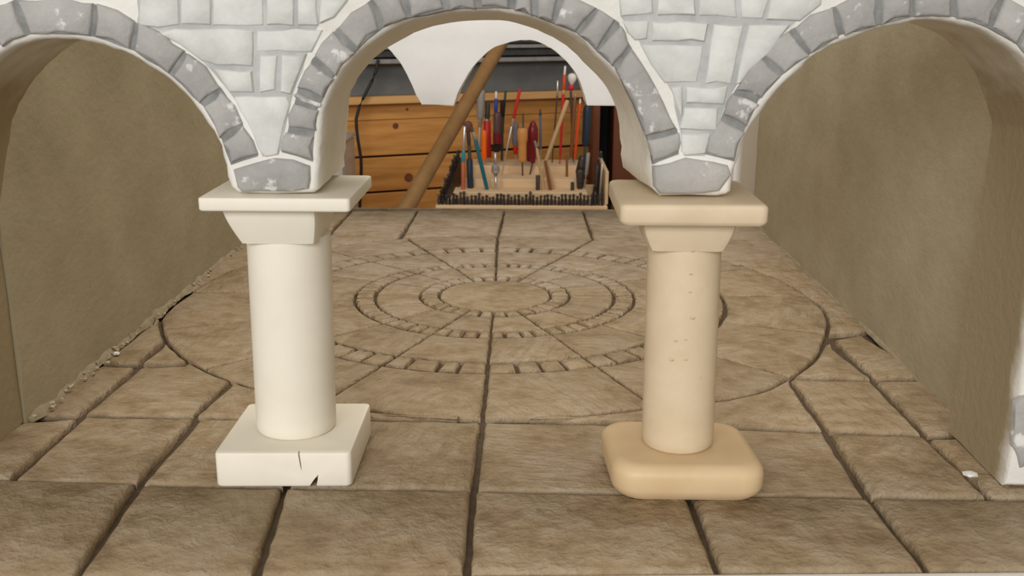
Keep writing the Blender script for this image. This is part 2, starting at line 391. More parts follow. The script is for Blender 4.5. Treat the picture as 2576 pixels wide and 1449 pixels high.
# ------------------------------------------------------------------ side walls of the model
def rough_wall(name, x_in, x_out, y0, y1, z0, z1, label):
    bm = bmesh.new(); ny, nz = 40, 14; rows = []
    for i in range(ny + 1):
        rows.append([bm.verts.new((x_in + jit(.0007) + .002 * math.sin(i * .7 + j * .5) * .5, y0 + (y1 - y0) * i / ny, z0 + (z1 - z0) * j / nz)) for j in range(nz + 1)])
    for a, b in zip(rows, rows[1:]):
        for j in range(nz): bm.faces.new((a[j], a[j + 1], b[j + 1], b[j]))
    fr = [e for e in bm.edges if len(e.link_faces) == 1]
    ex = bmesh.ops.extrude_edge_only(bm, edges=fr); nv = [v for v in ex['geom'] if isinstance(v, bmesh.types.BMVert)]
    for v in nv: v.co.x = x_out
    bmesh.ops.contextual_create(bm, geom=[e for e in bm.edges if len(e.link_faces) == 1])
    return tag(mesh_obj(name, bm, M['wall'], None, 50), label, 'wall', kind='structure')
ZT = .268
wall_l = rough_wall('wall_left', WL, WL - .045, YF + TH + .0005, YB0 - .0005, -.004, ZT, 'olive brown plaster side wall of the model on the left')
wall_r = rough_wall('wall_right', WR, WR + .045, YF + TH + .0005, YB0 - .0005, -.004, ZT, 'olive brown plaster side wall of the model on the right')

# plaster crumbs and fillet along the foot of the walls
def lumps(name, parent, pts, mt, r0, r1):
    bm = bmesh.new()
    for p in pts:
        b = bmesh.new(); bmesh.ops.create_icosphere(b, subdivisions=1, radius=random.uniform(r0, r1))
        for v in b.verts: v.co = Vector((v.co.x * random.uniform(.6, 1.4), v.co.y * random.uniform(.6, 1.6), v.co.z * random.uniform(.4, .9))) + p
        merge(bm, b)
    o = mesh_obj(name, bm, mt, parent, 40); o['kind'] = 'stuff'; return o
def fillet(parent, xw, sgn, y0, y1, w):
    """uneven bead of plaster along the foot of a wall"""
    bm = bmesh.new(); n = int((y1 - y0) / .004); rows = []
    for i in range(n + 1):
        y = y0 + (y1 - y0) * i / n; a = w * (.45 + .55 * abs(math.sin(i * .37) * math.sin(i * .13 + 1))) * random.uniform(.75, 1.2); h = a * random.uniform(.6, .9)
        rows.append([bm.verts.new(p) for p in ((xw - sgn * .002, y, h * 1.2), (xw + sgn * a * .15, y, h), (xw + sgn * a * .6, y, h * .42), (xw + sgn * a, y, -.0012), (xw - sgn * .002, y, -.0012))])
    for a, b in zip(rows, rows[1:]):
        for k in range(5): bm.faces.new((a[k], a[(k + 1) % 5], b[(k + 1) % 5], b[k]))
    bm.faces.new(rows[0]); bm.faces.new(rows[-1])
    mesh_obj('plaster_fillet', bm, M['fillet'], parent, 35)
fillet(wall_l, WL, 1, .56, 1.16, .0052); fillet(wall_r, WR, -1, .64, 1.16, .0022)
lumps('crumbs', wall_l, [Vector((WL + random.uniform(.001, .008), random.uniform(.56, .72) if k % 3 else random.uniform(.72, 1.1), random.uniform(.0005, .004))) for k in range(46)], M['wall'], .0007, .0019)

# ------------------------------------------------------------------ front arcade
def arcade(name, outline, y0, y1, mt, label, bev=.003, taper=None):
    """outline: closed list of (x, z); extruded from y0 to y1 with a softened front edge"""
    bm = bmesh.new(); n = len(outline)
    a_ = sum(outline[i][0] * outline[(i + 1) % n][1] - outline[(i + 1) % n][0] * outline[i][1] for i in range(n))
    if a_ < 0: outline = outline[::-1]
    rings = []
    P = [Vector((p[0], p[1])) for p in outline]; nor = []
    for i in range(n):
        t = (P[(i + 1) % n] - P[i - 1]); nor.append(Vector((-t.y, t.x)).normalized())
    prof = [(y0, bev), (y0 + bev * .25, bev * .45), (y0 + bev * .9, 0)] + [(y0 + (y1 - y0) * k / 5, 0) for k in range(1, 5)] + [(y1, 0)]
    for y, off in prof:
        t = (y - y0) / (y1 - y0); ring = []
        for i in range(n):
            tx, tz = taper(P[i].x, P[i].y, t) if taper else (0, 0); j = .0005 if off == 0 else 0
            ring.append(bm.verts.new((P[i].x + nor[i].x * off + jit(j) + tx, y, P[i].y + nor[i].y * off + jit(j if P[i].y > .01 and y < y1 else 0) + tz)))
        rings.append(ring)
    for a, b in zip(rings, rings[1:]):
        for k in range(n): bm.faces.new((a[k], a[(k + 1) % n], b[(k + 1) % n], b[k]))
    f1 = bm.faces.new(rings[0]); f2 = bm.faces.new(rings[-1][::-1])
    f1.normal_update(); f2.normal_update(); bmesh.ops.triangulate(bm, faces=[f1, f2])
    return tag(mesh_obj(name, bm, mt, None, 45), label, 'wall', kind='structure')
def XZ(pxs, y): return [(p.x, p.z) for p in (onY(a, b, y) for a, b in pxs)]
ARC_L = [(-168, 430), (-152, 340), (-112, 255), (-62, 188), (0, 136), (50, 110), (110, 99), (170, 97), (240, 109), (328, 141), (430, 204), (507, 290), (552, 367), (566, 419), (577, 468)]
ARC_C = [(797, 470), (805, 419), (808, 349), (815, 280), (829, 238), (850, 196), (885, 150), (924, 112), (973, 77), (1028, 52), (1084, 38), (1154, 29), (1224, 27), (1280, 30), (1346, 46), (1399, 65), (1451, 91), (1505, 138), (1550, 184), (1588, 229), (1613, 272), (1630, 314), (1638, 355), (1642, 397), (1642, 440), (1640, 478)]
ARC_R = [(1834, 470), (1847, 430), (1864, 376), (1880, 335), (1914, 284), (1952, 234), (2002, 184), (2056, 138), (2119, 105), (2190, 78), (2253, 62), (2336, 50), (2399, 56), (2483, 81), (2546, 120), (2590, 165), (2625, 225), (2650, 290), (2664, 360)]
def arch(pxs, y): return [p for p in spline(XZ(pxs, y), .004) if y > 1 or p[1] > .1585]
SPR = .1522                                # underside of the springers = top of the abaci
L_, C_, R_ = arch(ARC_L, YF), arch(ARC_C, YF), arch(ARC_R, YF)
xl = -.2995; xr = .2495
out = [(-.36, 0.0005), (xl, .0005)] + [(xl, z) for z in (.04, .08, .12)] + [p for p in L_] 
def springer(a, b):
    return [(a[0] + .0012, SPR + .0035), (a[0] + .0045, SPR + .0007), (a[0] + .009, SPR + .0003), ((a[0] + b[0]) / 2, SPR + .0003), (b[0] - .007, SPR + .0003), (b[0] - .003, SPR + .0008), (b[0] - .0006, SPR + .0030)]
out += springer(L_[-1], C_[0]) + C_ + springer(C_[-1], R_[0]) + R_ + [(xr + .001, z) for z in (.13, .10, .07, .035)] + [(xr, .0005), (.335, .0005), (.335, ZT), (-.36, ZT)]
out = [tuple(float(v) for v in p) for p in out]
def narrowing(x, z, t):
    # the hand-cut centre arch gets lower at the crown and narrower on its right side towards the back
    if not (-.1 < x < .078 and .15 < z < .25): return 0, 0
    s = min(1, max(0, (x + .02) / .07)) * min(1, max(0, (.078 - x) / .012))
    return -.009 * s * t, -.005 * t * min(1, max(0, (z - .2) / .03))
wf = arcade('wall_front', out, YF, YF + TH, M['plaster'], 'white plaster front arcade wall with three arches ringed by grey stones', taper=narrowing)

def grow(pxs, g):
    P = [np.array(p, float) for p in pxs]; n = len(P); out = []
    ar = sum(P[i][0] * P[(i + 1) % n][1] - P[(i + 1) % n][0] * P[i][1] for i in range(n)); sg = 1 if ar > 0 else -1
    for i in range(n):
        nn = np.zeros(2)
        for a, b in ((P[i - 1], P[i]), (P[i], P[(i + 1) % n])):
            t = b - a; t /= max(np.linalg.norm(t), 1e-6); nn += np.array([t[1], -t[0]]) * sg
        out.append(tuple(P[i] + nn * g))
    return out
def face_piece(name, pxs, mt, proud, parent=None, y=YF, sink=.002, bev=.0016, wob=.0005, wr=None):
    pts = []; P = XZ(pxs, y); n = len(P)
    for i in range(n):
        a, b = Vector(P[i]), Vector(P[(i + 1) % n]); k = max(1, int((b - a).length / .006))
        for j in range(k):
            q = a.lerp(b, j / k); pts.append(Vector((q.x + jit(wob), q.y + jit(wob))))
    n = len(pts)
    if sum(pts[i].x * pts[(i + 1) % n].y - pts[(i + 1) % n].x * pts[i].y for i in range(n)) < 0: pts.reverse()
    bm = bmesh.new(); rings = [[], [], []]
    for i in range(n):
        t = pts[(i + 1) % n] - pts[i - 1]; nr = Vector((-t.y, t.x)).normalized()
        for r_, off, yy in zip(rings, (0, bev * .3, bev), (y + sink, y - proud * .55, y - proud)):
            q = pts[i] + nr * off; r_.append(bm.verts.new((q.x, yy + (jit(.00015) if yy < y else 0), q.y)))
    for a, b in zip(rings, rings[1:]):
        for k in range(n): bm.faces.new((a[k], a[(k + 1) % n], b[(k + 1) % n], b[k]))
    f = bm.faces.new(rings[-1]); f.normal_update(); bmesh.ops.triangulate(bm, faces=[f])
    return mesh_obj(name, bm, mt, parent, 50)
# field stones, traced course by course
STONES = [
    # spandrel between the left and the centre arch
    [(356, 63), (356, -62), (450, -62), (450, 60), (400, 64)], [(459, 58), (459, -62), (529, -62), (529, 60)], [(539, 60), (539, -62), (661, -62), (661, 62)],
    [(674, 60), (674, -62), (738, -62), (738, 60)], [(751, 60), (751, -62), (797, -62), (797, 60)], [(808, 60), (808, -62), (890, -62), (872, 0), (838, 42)],
    [(392, 80), (440, 76), (555, 76), (635, 78), (636, 164), (548, 162), (505, 150), (455, 110)],
    [(648, 78), (745, 78), (812, 76), (785, 128), (700, 124), (650, 128)],
    [(540, 176), (636, 180), (638, 228), (582, 230), (560, 200)],
    [(655, 142), (696, 144), (694, 225), (655, 228)], [(712, 142), (774, 138), (750, 175), (730, 232), (709, 228)],
    [(590, 244), (720, 243), (728, 262), (712, 320), (698, 388), (668, 392), (652, 370), (625, 305)],
    # spandrel between the centre and the right arch
    [(1565, 36), (1550, -62), (1639, -62), (1639, 34)], [(1654, 38), (1654, -62), (1746, -62), (1746, 37)], [(1761, 38), (1761, -62), (1850, -62), (1850, 41)],
    [(1866, 44), (1866, -62), (1940, -62), (1928, 0), (1913, 44)], [(1926, 46), (1941, 0), (1950, -62), (2080, -62), (2060, 10), (2010, 48), (1975, 50)],
    [(1568, 50), (1626, 56), (1626, 96), (1598, 100), (1582, 82)], [(1642, 56), (1780, 58), (1769, 102), (1642, 102)],
    [(1614, 114), (1764, 116), (1752, 206), (1672, 206), (1642, 160)], [(1797, 62), (1868, 66), (1836, 207), (1774, 207)],
    [(1886, 66), (1988, 64), (1930, 130), (1880, 175), (1862, 206), (1852, 206)],
    [(1684, 220), (1714, 221), (1715, 262), (1708, 290), (1696, 240)], [(1728, 221), (1828, 220), (1820, 258), (1728, 258)],
    [(1722, 272), (1806, 272), (1800, 324), (1712, 324)], [(1714, 340), (1786, 338), (1770, 384), (1724, 386), (1716, 380)],
]
for y_ in (-78,):          # courses above the arches, up to the top of the wall
    x = -560 + random.uniform(0, 60)
    while x < 3060:
        w = random.uniform(90, 210); STONES.append([(x, y_), (x + w - 14, y_), (x + w - 14, y_ - 50), (x, y_ - 50)]); x += w
for poly, ex in (([(-540, -70), (3040, -70), (3040, -132), (-540, -132)], 0), ([(345, -69), (900, -69), (800, 70), (735, 250), (705, 392), (660, 396), (620, 290), (540, 190), (440, 90), (345, 66)], 0), ([(1540, -69), (2090, -69), (2000, 60), (1900, 150), (1840, 240), (1775, 392), (1718, 392), (1690, 235), (1600, 100), (1560, 40)], 0)):
    face_piece('mortar_bed', poly, M['mortar'], .0004, wf)
for s in STONES: face_piece('stone', grow(s, 2.5), M['stone'], .0015 + jit(.0004), wf, bev=.0011)
# voussoirs: joints given as (outer end, inner end)
def ring_of(joints, inner_gap=7):
    for (o0, i0), (o1, i1) in zip(joints, joints[1:]):
        a = np.array([o0, o1, i1, i0], float); c = a.mean(0)
        m1 = (a[0] + a[1]) / 2; m2 = (a[2] + a[3]) / 2; ax = (m1 - m2); ax /= np.linalg.norm(ax)
        ln = np.linalg.norm(a[1] - a[0]); bow = min(ln * .07, 10)
        def sh(p, q, d): return tuple(p + (q - p) / np.linalg.norm(q - p) * d)
        poly = [sh(a[0], a[1], 5), tuple(m1 + ax * bow), sh(a[1], a[0], 5), sh(a[2], a[3], 5), tuple(m2 + ax * bow * .6), sh(a[3], a[2], 5)]
        face_piece('voussoir', poly, M['voussoir'], .0022 + jit(.0004), wf, bev=.002, wob=.0008)
    outer = [np.array(j[0], float) for j in joints]; inner = [np.array(j[1], float) for j in joints]
    face_piece('ring_bed', [tuple(p) for p in outer] + [tuple(p) for p in inner[::-1]], M['dark_joint'], .0007, wf)
RL = [((-262, 300), (-185, 330)), ((-215, 190), (-140, 235)), ((-135, 95), (-70, 150)), ((-45, 30), (-2, 118)), ((38, -2), (76, 88)), ((241, 6), (234, 92)), ((349, 56), (335, 128)), ((470, 130), (428, 192)), ((560, 222), (510, 268)), ((612, 312), (556, 350)), ((650, 392), (582, 418))]
RCJ = [((706, 384), (786, 408)), ((722, 322), (792, 338)), ((737, 255), (802, 274)), ((746, 222), (812, 256)), ((784, 146), (840, 196)), ((846, 73), (894, 129)), ((932, 0), (962, 70)), ((1008, -28), (1034, 47)), ((1112, -50), (1122, 26)), ((1205, -55), (1205, 20)), ((1290, -48), (1290, 26)), ((1338, -38), (1344, 42)), ((1416, -18), (1392, 58)), ((1502, 22), (1452, 86)), ((1556, 54), (1502, 128)), ((1588, 118), (1546, 170)), ((1704, 328), (1628, 348)), ((1712, 388), (1640, 412))]
RR = [((1768, 390), (1846, 408)), ((1812, 292), (1874, 324)), ((1846, 226), (1910, 256)), ((1918, 142), (1966, 192)), ((1990, 72), (2040, 138)), ((2094, 18), (2116, 92)), ((2205, -18), (2212, 66)), ((2290, -36), (2295, 42)), ((2400, -40), (2398, 46)), ((2520, -12), (2486, 70)), ((2610, 50), (2556, 112)), ((2680, 140), (2612, 180)), ((2730, 250), (2655, 275))]
for j in (RL, RCJ, RR): ring_of(j)
face_piece('stone', [(2552, 1010), (2580, 985), (2640, 960), (2620, 1160), (2566, 1178), (2545, 1120)], M['voussoir'], .0015, wf, bev=.002)
face_piece('springer_stone', [(586, 426), (655, 402), (690, 396), (735, 397), (781, 414), (786, 450), (780, 478), (690, 484), (612, 484), (596, 470)], M['voussoir'], .0022, wf, bev=.002)
face_piece('springer_stone', [(1642, 418), (1726, 394), (1832, 412), (1838, 440), (1812, 482), (1730, 491), (1660, 490), (1644, 470)], M['voussoir'], .0022, wf, bev=.002)

# ------------------------------------------------------------------ rear arcade
RA_L = [(748, 262), (757, 230), (775, 185), (800, 145), (835, 112), (880, 95), (920, 94), (955, 106), (985, 130), (1012, 167), (1032, 206), (1048, 242), (1058, 259)]
RA_C = [(1143, 262), (1152, 235), (1168, 205), (1185, 176), (1210, 147), (1240, 122), (1275, 109), (1310, 102), (1345, 103), (1380, 118), (1412, 142), (1440, 173), (1458, 205), (1470, 240), (1475, 262)]
RA_R = [(1558, 262), (1566, 235), (1582, 205), (1605, 170), (1640, 135), (1680, 112), (1720, 106), (1765, 116), (1805, 142), (1835, 180), (1850, 215), (1858, 260)]
a, b, c = (arch(p, YB0) for p in (RA_L, RA_C, RA_R))
ro = [(-.36, .0005), (a[0][0], .0005), (a[0][0], .05), (a[0][0], .1)] + a + [(a[-1][0] + .001, a[-1][1] - .002)] + [((a[-1][0] + b[0][0]) / 2, a[-1][1] - .0022), (b[0][0] - .001, b[0][1] - .002)] + b + [(b[-1][0] + .001, b[-1][1] - .002), (c[0][0] - .001, c[0][1] - .002)] + c + [(c[-1][0], .1), (c[-1][0], .05), (c[-1][0], .0005), (.335, .0005), (.335, ZT), (-.36, ZT)]
arcade('wall_rear', [tuple(float(v) for v in p) for p in ro], YB0, YB1, M['rear_plaster'], 'bright white plaster rear arcade seen through the centre arch', bev=.001)

# ------------------------------------------------------------------ columns
def cyl_shaft(p0, p1, r0, r1, bow=0.0, n=40):
    bm = bmesh.new(); e = .006
    prof = [(0, r0 * .90), (e * .5, r0 * .955), (e * 2, r0 * .99), (.05, r0)] + [(t, r0 + (r1 - r0) * t + bow * math.sin(math.pi * t)) for t in (.2, .35, .5, .65, .8)] + [(.97, r1), (1, r1 * .985)]
    lathe(bm, p0, p1, prof, n); return bm
def flared_block(cx, cy, zt, zb, wt, wb, dt, db, dx=0):
    """square cavetto block between shaft and abacus"""
    bm = bmesh.new(); rings = []
    for k in range(9):
        t = k / 8; s = 1 - (1 - t) ** 1.9                       # bottom -> top flare
        s = math.sin(t * math.pi / 2) * .75 + t * .25
        w = wb + (wt - wb) * s; d = db + (dt - db) * s; z = zb + (zt - zb) * t; ox = dx * t; r = .004; ring = []
        for (sx, sy, a0) in ((1, 1, 0), (-1, 1, 90), (-1, -1, 180), (1, -1, 270)):
            for q in (0, 45, 90):
                ring.append(bm.verts.new((cx + ox + sx * (w / 2 - r) + r * math.cos(R(a0 + q)), cy + sy * (d / 2 - r) + r * math.sin(R(a0 + q)), z)))
        rings.append(ring)
    n = len(rings[0])
    for a, b in zip(rings, rings[1:]):
        for k in range(n): bm.faces.new((a[k], a[(k + 1) % n], b[(k + 1) % n], b[k]))
    bm.faces.new(rings[0][::-1]); bm.faces.new(rings[-1]); return bm
def round_slab(x0, x1, y0, y1, z0, z1, rc, bev, seg=3, skew=(0, 0), rot=0.0):
    bm = bmesh.new(); pts = []
    for (cx, cy, a0) in ((x1 - rc, y1 - rc, 0), (x0 + rc, y1 - rc, 90), (x0 + rc, y0 + rc, 180), (x1 - rc, y0 + rc, 270)):
        for k in range(6): a = R(a0 + 18 * k); pts.append((cx + rc * math.cos(a), cy + rc * math.sin(a)))
    mx, my = (x0 + x1) / 2, (y0 + y1) / 2; rings = []
    prof = [(bev * .6, z0), (bev * .15, z0 + bev * .5), (0, z0 + bev)] + [(bev * (1 - math.sin(R(90 * k / seg))) * 0 + bev * (1 - math.cos(R(90 * k / seg))), z1 - bev + bev * math.sin(R(90 * k / seg))) for k in range(seg + 1)]
    for off, z in prof:
        f = [(1 - 2 * off / (x1 - x0)), (1 - 2 * off / (y1 - y0))]
        ring = []
        for x, y in pts:
            X, Y = (x - mx) * f[0], (y - my) * f[1]; Y += skew[0] * X; X += skew[1] * Y
            ring.append(bm.verts.new((mx + X, my + Y, z)))
        rings.append(ring)
    n = len(pts)
    for a, b in zip(rings, rings[1:]):
        for k in range(n): bm.faces.new((a[k], a[(k + 1) % n], b[(k + 1) % n], b[k]))
    bm.faces.new(rings[0][::-1]); bm.faces.new(rings[-1]); return bm
TOPZ = .0005
# left column
colL = thing('column', 'whiter column on the left with a cracked, notched square base', 'column', (-.124, .511, TOPZ), 'columns under the front arcade')
bl = round_slab(-.1595, -.0895, .4765, .545, TOPZ, .0195, .003, .0012, 2, skew=(.03, .0))
base = mesh_obj('base', bl, M['column_l'], colL, 35)
def cutter(tri_px, y, dep):
    bm = bmesh.new(); P = [onY(a, b, y) for a, b in tri_px]; off = wloc(colL)
    f_ = [bm.verts.new(Vector((p.x, y - .004, p.z)) - off) for p in P]; b_ = [bm.verts.new(Vector((p.x, y + dep, p.z)) - off) for p in P]; n = len(P)
    bm.faces.new(f_); bm.faces.new(b_[::-1])
    for k in range(n): bm.faces.new((f_[k], b_[k], b_[(k + 1) % n], f_[(k + 1) % n]))
    bmesh.ops.recalc_face_normals(bm, faces=bm.faces)
    me = bpy.data.meshes.new('cut'); bm.to_mesh(me); bm.free(); o = bpy.data.objects.new('cut', me); COL.objects.link(o); o.location = off; return o
cuts = [cutter([(772, 1232), (790, 1206), (801, 1193), (800, 1204), (795, 1232)], .4775, .010), cutter([(749, 1134), (753, 1134), (758, 1165), (760, 1184), (756, 1172)], .4775, .003)]
for c_ in cuts:
    md = base.modifiers.new('cut', 'BOOLEAN'); md.object = c_; md.operation = 'DIFFERENCE'; md.solver = 'EXACT'
bpy.context.view_layer.update()
dg = bpy.context.evaluated_depsgraph_get()
nm = bpy.data.meshes.new_from_object(base.evaluated_get(dg)); base.modifiers.clear()
if len(nm.polygons) > 10: base.data = nm
for c_ in cuts: bpy.data.objects.remove(c_)
def mid(pxa, pxb, y): return (onY(*pxa, y) + onY(*pxb, y)) / 2
ya = .512
pt, pb = mid((622, 598), (833, 598), ya), mid((648, 1080), (846, 1070), ya)
dirv = (pt - pb) / (pt.z - pb.z)
p0 = pb + dirv * (.0195 - pb.z); p1 = pb + dirv * (.1275 - pb.z)
rt = (onY(833, 598, ya) - onY(622, 598, ya)).length / 2; rb = (onY(846, 1070, ya) - onY(648, 1080, ya)).length / 2
mesh_obj('shaft', cyl_shaft(p0, p1, rb * .985, rt * .985), M['column_l'], colL, 40)
cL = onY(703, 535, .4865)
mesh_obj('capital', flared_block(p1.x - .0010, .5125, .1452, .1262, .0475, .038, .054, .044, dx=-.0028), M['column_l'], colL, 30)
q0, q1 = onY(497, 515, .477), onY(880, 515, .477)
mesh_obj('abacus', round_slab(q0.x, q1.x, .477, .548, .1452, .1517, .002, .0009, 2), M['column_l'], colL, 35)
# right column
colR = thing('column', 'warm cream column on the right with a rounded base and pitted shaft', 'column', (.082, .498, TOPZ), 'columns under the front arcade')
mesh_obj('base', round_slab(.0430, .1205, .4635, .528, TOPZ, .0192, .013, .0062, 5, skew=(.0, -.06)), M['base_r'], colR, 40)
ya = .498
pt, pb = mid((1628, 612), (1816, 612), ya), mid((1612, 1130), (1793, 1130), ya)
dirv = (pt - pb) / (pt.z - pb.z)
p0 = pb + dirv * (.0192 - pb.z); p1 = pb + dirv * (.1275 - pb.z)
rt = (onY(1816, 612, ya) - onY(1628, 612, ya)).length / 2; rb = (onY(1793, 1130, ya) - onY(1612, 1130, ya)).length / 2
shr = mesh_obj('shaft', cyl_shaft(p0, p1, rb * .985, rt * .985), M['column_r'], colR, 40)
mesh_obj('capital', flared_block(p1.x - .001, .5, .1418, .1265, .0465, .0365, .046, .041), M['column_r'], colR, 30)
q0, q1 = onY(1561, 540, .466), onY(1937, 540, .466)
mesh_obj('abacus', round_slab(q0.x, q1.x, .466, .541, .1418, .1517, .004, .0022, 3), M['column_r'], colR, 35)
# shallow chips along the right shaft
for (cx_, cy_, w_) in ((1742, 632, 9), (1738, 690, 8), (1736, 735, 7), (1742, 800, 13), (1700, 858, 9), (1725, 855, 7), (1690, 905, 14), (1725, 905, 10), (1762, 950, 6)):
    r = Vector(ray(cx_, cy_)); e = Vector(EYE); ax = (p1 - p0).normalized()
    # hit on the cylinder
    dd = r - ax * r.dot(ax); oo = (e - p0) - ax * (e - p0).dot(ax); A, B, Cc = dd.dot(dd), 2 * dd.dot(oo), oo.dot(oo) - (rb * .99) ** 2
    disc = B * B - 4 * A * Cc
    if disc <= 0: continue
    hit = e + r * ((-B - math.sqrt(disc)) / (2 * A)); k = w_ / F * .5
    bm = bmesh.new(); bmesh.ops.create_icosphere(bm, subdivisions=1, radius=1)
    for v in bm.verts: v.co = Vector((v.co.x * k * .6, v.co.y * .0004, v.co.z * k * .3)) + hit
    mesh_obj('chip', bm, M['base_r'], colR, 60)

# two white crumbs of plaster lying on the model floor
for (px, py, s, lab) in ((2440, 1192, .0035, 'white plaster crumb on the floor by the right pier'), (293, 889, .0022, 'tiny white plaster crumb at the foot of the left wall')):
    p = onZ(px, py, .002); bm = bmesh.new(); bmesh.ops.create_icosphere(bm, subdivisions=1, radius=1)
    for v in bm.verts: v.co = Vector((v.co.x * s * 1.3 * random.uniform(.7, 1.2), v.co.y * s * random.uniform(.7, 1.2), v.co.z * .0016)) + Vector((p.x, p.y, .0019))
    tag(mesh_obj('plaster_crumb', bm, M['slab_edge'], None, 30), lab, 'crumb')

# ------------------------------------------------------------------ workshop behind the model
ZB, ZFL = -.31, -1.15
bm = bmesh.new(); box(bm, -3, 3, -2.2, 5.5, ZFL - .05, ZFL)
tag(mesh_obj('floor_workshop', bm, M['grey_wall']), 'grey workshop floor below the bench', 'floor', kind='structure')
WP = Vector((-.42, 2.70, 0)); WD = Vector((math.cos(YAW), math.sin(YAW), 0)); WN = Vector((-WD.y, WD.x, 0))   # plank wall: point, along, away from the eye
bench = thing('workbench', 'wooden workbench behind and under the model', 'workbench', (0, 1.1, ZFL))
def prism(bm, pts2, z0, z1):
    lo = [bm.verts.new((x, y, z0)) for x, y in pts2]; hi = [bm.verts.new((x, y, z1)) for x, y in pts2]; n = len(pts2)
    bm.faces.new(lo[::-1]); bm.faces.new(hi)
    for k in range(n): bm.faces.new((lo[k], lo[(k + 1) % n], hi[(k + 1) % n], hi[k]))
def wpt(s, off): p = WP + WD * s + WN * off; return (p.x, p.y)
bm = bmesh.new(); prism(bm, [(-1.0, .30), (1.1, .30), wpt(1.66, -.012), wpt(-.635, -.012)], ZB - .04, ZB); mesh_obj('benchtop', bm, M['bench'], bench)
for (x, y) in ((-.92, .4), (1.0, .4), (-.92, 2.2), (1.0, 2.9)):
    bm = bmesh.new(); box(bm, x - .04, x + .04, y - .04, y + .04, ZFL, ZB - .04, .003, 1); mesh_obj('leg', bm, M['bench'], bench)
stand = thing('model_stand', 'plain wooden stand carrying the plaster model', 'stand', (0, .8, ZB))
bm = bmesh.new(); box(bm, -.37, .345, .40, 1.235, -.054, -.0345, .001, 1); mesh_obj('board', bm, M['bench'], stand)
for x in (-.3, .28):
    bm = bmesh.new(); box(bm, x - .02, x + .02, .45, 1.2, ZB, -.054, .001, 1); mesh_obj('bearer', bm, M['bench'], stand)

# plank wall, planks as pieces
def wbox(bm, s0, s1, o0, o1, z0, z1, bev=0):
    b = bmesh.new(); box(b, s0, s1, o0, o1, z0, z1, bev, 1)
    for v in b.verts: v.co = WP + WD * v.co.x + WN * v.co.y + Vector((0, 0, v.co.z))
    merge(bm, b)
def zwall(px, py, off=0): return onPl(px, py, WP + WN * off, WN).z
bm = bmesh.new(); wbox(bm, -1.6, 2.2, .02, .06, ZFL, 1.2)
wb = tag(mesh_obj('wall_back', bm, M['gap']), 'pine plank wall of the workshop behind the tools', 'wall', kind='structure')
zl = zwall(900, 258); za = (zwall(879, 312) + zwall(1155, 292) + zwall(1441, 280)) / 3; zb = (zwall(914, 397) + zwall(1162, 382)) / 2
seams = [zl, za, zb]
while seams[-1] > ZFL: seams.append(seams[-1] - (za - zb))
for i, (t, b) in enumerate(zip(seams, seams[1:])):
    bm = bmesh.new(); wbox(bm, -1.6, 2.2, 0, .02, b + (.0005 if i == 0 else .003), t - (.0005 if i < 2 else .003), .0015)
    mesh_obj('plank', bm, M['plank'], wb)
for (px, py, r_) in ((995, 317, .0085), (1028, 447, .0125), (1024, 275, .004)):
    c = onPl(px, py, WP, WN); bm = bmesh.new(); u = WD; pts = []
    lathe(bm, c - WN * .0006, c + WN * .004, [(0, r_ * .85), (.1, r_), (1, r_)], 14); mesh_obj('knot', bm, M['knot'], wb)
bm = bmesh.new(); wbox(bm, -1.6, 2.2, -.03, .018, zl - .004, zl + .016, .002)
tag(mesh_obj('trim_1', bm, M['ledge']), 'pale pine ledge capping the plank wall', 'trim', kind='structure')
bm = bmesh.new(); wbox(bm, -1.6, 2.2, .005, .02, zl + .017, 1.2)
tag(mesh_obj('wall_upper', bm, M['grey_wall']), 'dark grey board wall above the pine ledge', 'wall', kind='structure')
z0r = zwall(1189, 152, -.05)
rail = thing('metal_rail', 'dark ribbed metal rail running across the grey wall', 'rail', WP + WD * 0 + Vector((0, 0, z0r)) - WN * .05)
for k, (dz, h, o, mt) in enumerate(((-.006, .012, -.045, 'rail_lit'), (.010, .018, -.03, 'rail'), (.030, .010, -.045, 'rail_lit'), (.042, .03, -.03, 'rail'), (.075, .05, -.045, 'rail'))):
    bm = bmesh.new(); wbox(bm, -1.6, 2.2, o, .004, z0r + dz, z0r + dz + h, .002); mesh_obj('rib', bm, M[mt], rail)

# wooden pole leaning across, behind the rear arcade
pb_, pt_ = onY(1022, 525, 1.72), onY(1258, 112, 2.2); dv = (pt_ - pb_).normalized()
a = pb_ + dv * ((ZB + .012 - pb_.z) / dv.z); tw = ((WP - WN * .066) - a).dot(WN) / dv.dot(WN); b = a + dv * tw
bm = bmesh.new(); lathe(bm, a, b, [(0, .0125), (.01, .0145), (.99, .0145), (1, .0125)], 20)
tag(mesh_obj('wooden_pole', bm, M['pole'], None, 40), 'long round varnished wooden pole leaning diagonally behind the arcade', 'pole')
# black cable hanging in front of the planks
cp = [(952, 150), (944, 185), (925, 225), (904, 268), (896, 300), (900, 350), (908, 400), (908, 450), (905, 520), (900, 640)]
P = [onPl(x, y, WP - WN * .055, WN) for x, y in cp]; P = [Vector(p) for p in spline([tuple(p) for p in P], .02)]
P = [p for p in P if p.z > ZB + .006]
bm = bmesh.new(); tube(bm, P, .0042, 8)
tag(mesh_obj('power_cable', bm, M['black'], None, 60), 'thin black cable hanging down in front of the pine planks', 'cable')
